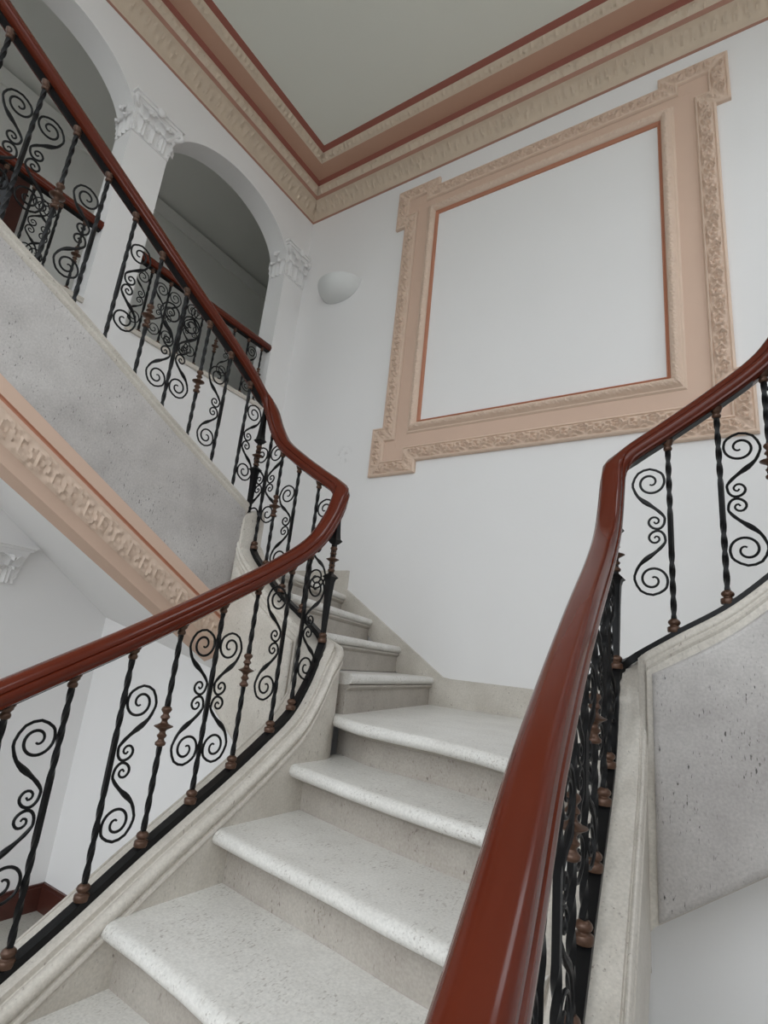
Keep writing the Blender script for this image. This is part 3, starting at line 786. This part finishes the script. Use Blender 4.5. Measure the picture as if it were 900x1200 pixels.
# flat between the two ornament bands: plate with a stepped outline and a rectangular opening
il, ir, ib, it = -1.938, -.300, 1.742, 3.618           # blank panel opening
def ring_plate(mb, rect0, rect1, h0, h1):
    (a0, b0, c0, d0), (a1, b1, c1, d1) = rect0, rect1
    o = [(a0, b0), (c0, b0), (c0, d0), (a0, d0)]; q = [(a1, b1), (c1, b1), (c1, d1), (a1, d1)]
    for i in range(4):
        j = (i + 1) % 4
        mb.add([(o[i][0], YB - h0, o[i][1]), (o[j][0], YB - h0, o[j][1]), (q[j][0], YB - h1, q[j][1]), (q[i][0], YB - h1, q[i][1])], [(0, 1, 2, 3)])
mb = MB()
b0 = (ol + .10, ob + .10, orr - .10, ot - .10)
ring_plate(mb, b0, (il - .02, ib - .02, ir + .02, it + .02), .012, .012)
for cx0, cx1 in ((el + .115, ol + .13), (orr - .13, er - .115)):
    for cz0, cz1 in ((eb + .115, eb + hz - .10), (et - hz + .10, et - .115)):
        mb.box(cx0, cx1, YB - .0135, YB, cz0, cz1)
for cx0, cx1 in ((el + .115, el + hx - .10), (er - hx + .10, er - .115)):
    for cz0, cz1 in ((eb + .115, ob + .13), (ot - .13, et - .115)):
        mb.box(cx0, cx1, YB - .0130, YB, cz0, cz1)
mb.build('flat_band', M['frame_flat'], fr)
# small dark step between ornament and flat
def rect_sweep(name, mat, prof, rel=None, step_=.006, mis=None, mats=None):
    """prof: (outset from the opening, height)"""
    mb = MB()
    R = lambda d: [(il - d, ib - d), (ir + d, ib - d), (ir + d, it + d), (il - d, it + d)]
    for i in range(4):
        j = (i + 1) % 4; A = [R(d) for d, h in prof]; Ln = math.dist(A[0][i], A[0][j]); n = max(2, int(Ln / step_)); rows = []
        for k in range(n + 1):
            t = k / n; row = []
            for q, (d, h) in enumerate(prof):
                a, b = A[q][i], A[q][j]; x, z = a[0] + (b[0] - a[0]) * t, a[1] + (b[1] - a[1]) * t
                u = (x - (il + ir) / 2) if i % 2 == 0 else (z - (ib + it) / 2)
                if rel: h = h + rel(u, q)
                row.append((x, YB - h, z))
            rows.append(row)
        mb.grid(rows, mi=mis)
    return mb.build(name, mats or mat, fr)
rect_sweep('red_fillet', M['frame_line'], [(-.001, 0), (0, .012), (.008, .018), (.011, .013), (.014, .016), (.020, .022), (.022, .010)], step_=.5)
bp = [(.020, .010), (.022, .026)] + [(.024 + .054 * k / 10, .030 + .022 * math.sin(PI * k / 10)) for k in range(11)] + [(.084, .024), (.092, .024), (.102, .012)]
rect_sweep('leaf_moulding', M['frame_cream'], bp, lambda u, q: .008 * carve(u, (q - 7) / 5.2, .06) if 2 <= q <= 12 else 0, step_=.0045)

# ------------------------------------------------------------------ wall sconce: half bowl
mb = MB(); rows = []; cx, cz, a_, dpt, hh = -2.90, 3.225, .225, .20, .165
for i in range(15):
    ph = PI / 2 * i / 14
    r = math.cos(ph) ** .8; z = cz - hh * math.sin(ph) ** 1.15
    rows.append([(cx - a_ * r * math.cos(th), YB - max(.002, dpt * r * math.sin(th)), z) for th in [PI * k / 24 for k in range(25)]])
mb.grid(rows)
rim = [(cx - a_ * .94 * math.cos(th), YB - max(.001, dpt * .93 * math.sin(th)), cz) for th in [PI * k / 24 for k in range(25)]]
inn = [(cx - a_ * .80 * math.cos(th), YB - max(.001, dpt * .8 * math.sin(th)), cz - .06) for th in [PI * k / 24 for k in range(25)]]
bot = [(cx - a_ * .1 * math.cos(th), YB - max(.001, dpt * .1 * math.sin(th)), cz - .11) for th in [PI * k / 24 for k in range(25)]]
mb.grid([rows[0], rim, inn, bot], smooth=False)
sc = mb.build('wall_sconce', M['sconce'], None, label='pale half-bowl plaster sconce on the white end wall', cat='sconce')

# ------------------------------------------------------------------ lift everything so that the lower floor is at zero
for o in list(C.objects):
    if o.parent is None: o.location.z += Z0

# ------------------------------------------------------------------ camera
F_PX, YAW, PITCH, ROLL = 641.36, math.radians(-34.220), math.radians(15.173), math.radians(5.976)
cam = bpy.data.cameras.new('camera'); co = bpy.data.objects.new('camera', cam); C.objects.link(co)
cam.sensor_fit = 'HORIZONTAL'; cam.sensor_width = 36; cam.lens = F_PX / 900 * 36; cam.clip_start = .02
from mathutils import Matrix
fw = Vector((math.sin(YAW) * math.cos(PITCH), math.cos(YAW) * math.cos(PITCH), math.sin(PITCH)))
rt = Vector((math.cos(YAW), -math.sin(YAW), 0)); upv = rt.cross(fw)
r2 = math.cos(ROLL) * rt + math.sin(ROLL) * upv; u2 = -math.sin(ROLL) * rt + math.cos(ROLL) * upv
co.matrix_world = Matrix(((r2.x, u2.x, -fw.x, 0), (r2.y, u2.y, -fw.y, 0), (r2.z, u2.z, -fw.z, Z0), (0, 0, 0, 1)))
bpy.context.scene.camera = co

# ------------------------------------------------------------------ light: overcast sky through the rear windows and the added right and corridor ones
w = bpy.data.worlds.new('sky'); bpy.context.scene.world = w; w.use_nodes = True
nt = w.node_tree; bg = nt.nodes['Background']
tc = nt.nodes.new('ShaderNodeTexCoord'); sx = nt.nodes.new('ShaderNodeSeparateXYZ'); nt.links.new(tc.outputs['Generated'], sx.inputs[0])
mr = nt.nodes.new('ShaderNodeMapRange'); mr.inputs[1].default_value = -.25; mr.inputs[2].default_value = .75
nt.links.new(sx.outputs['Z'], mr.inputs[0])
mx = nt.nodes.new('ShaderNodeMix'); mx.data_type = 'RGBA'; mx.inputs[6].default_value = (.25, .26, .26, 1); mx.inputs[7].default_value = (1.45, 1.54, 1.62, 1)
nt.links.new(mr.outputs[0], mx.inputs[0]); nt.links.new(mx.outputs[2], bg.inputs['Color']); bg.inputs['Strength'].default_value = 3.6
for i, (a, b) in enumerate(wins):
    l = bpy.data.lights.new('window_daylight', 'AREA'); l.shape = 'RECTANGLE'; l.size = b - a; l.size_y = WZ1 - WZ0; l.cycles.is_portal = True
    o = bpy.data.objects.new('window_daylight', l); C.objects.link(o); o.location = ((a + b) / 2, YR - .14, (WZ0 + WZ1) / 2 + Z0); o.rotation_euler = (PI / 2, 0, 0)

l = bpy.data.lights.new('window_daylight', 'AREA'); l.shape = 'RECTANGLE'; l.size = XL - TH - .4 - CX; l.size_y = 1.7; l.cycles.is_portal = True  # portal of the added corridor window
o = bpy.data.objects.new('window_daylight', l); C.objects.link(o); o.location = (cxm, YR - .06, 3.45 + Z0); o.rotation_euler = (PI / 2, 0, 0)
for a, b in added_swins:  # portals of the added right-wall windows
    l = bpy.data.lights.new('window_daylight', 'AREA'); l.shape = 'RECTANGLE'; l.size = SZ1 - SZ0; l.size_y = b - a; l.cycles.is_portal = True
    o = bpy.data.objects.new('window_daylight', l); C.objects.link(o); o.location = (XR + .14, (a + b) / 2, (SZ0 + SZ1) / 2 + Z0); o.rotation_euler = (0, PI / 2, 0)
vs = bpy.context.scene.view_settings
vs.view_transform = 'Standard'; vs.look = 'None'; vs.gamma = 1; vs.use_curve_mapping = False; vs.exposure = .12
bpy.context.scene.cycles.use_denoising = True
bpy.context.scene.cycles.max_bounces = 10; bpy.context.scene.cycles.diffuse_bounces = 7
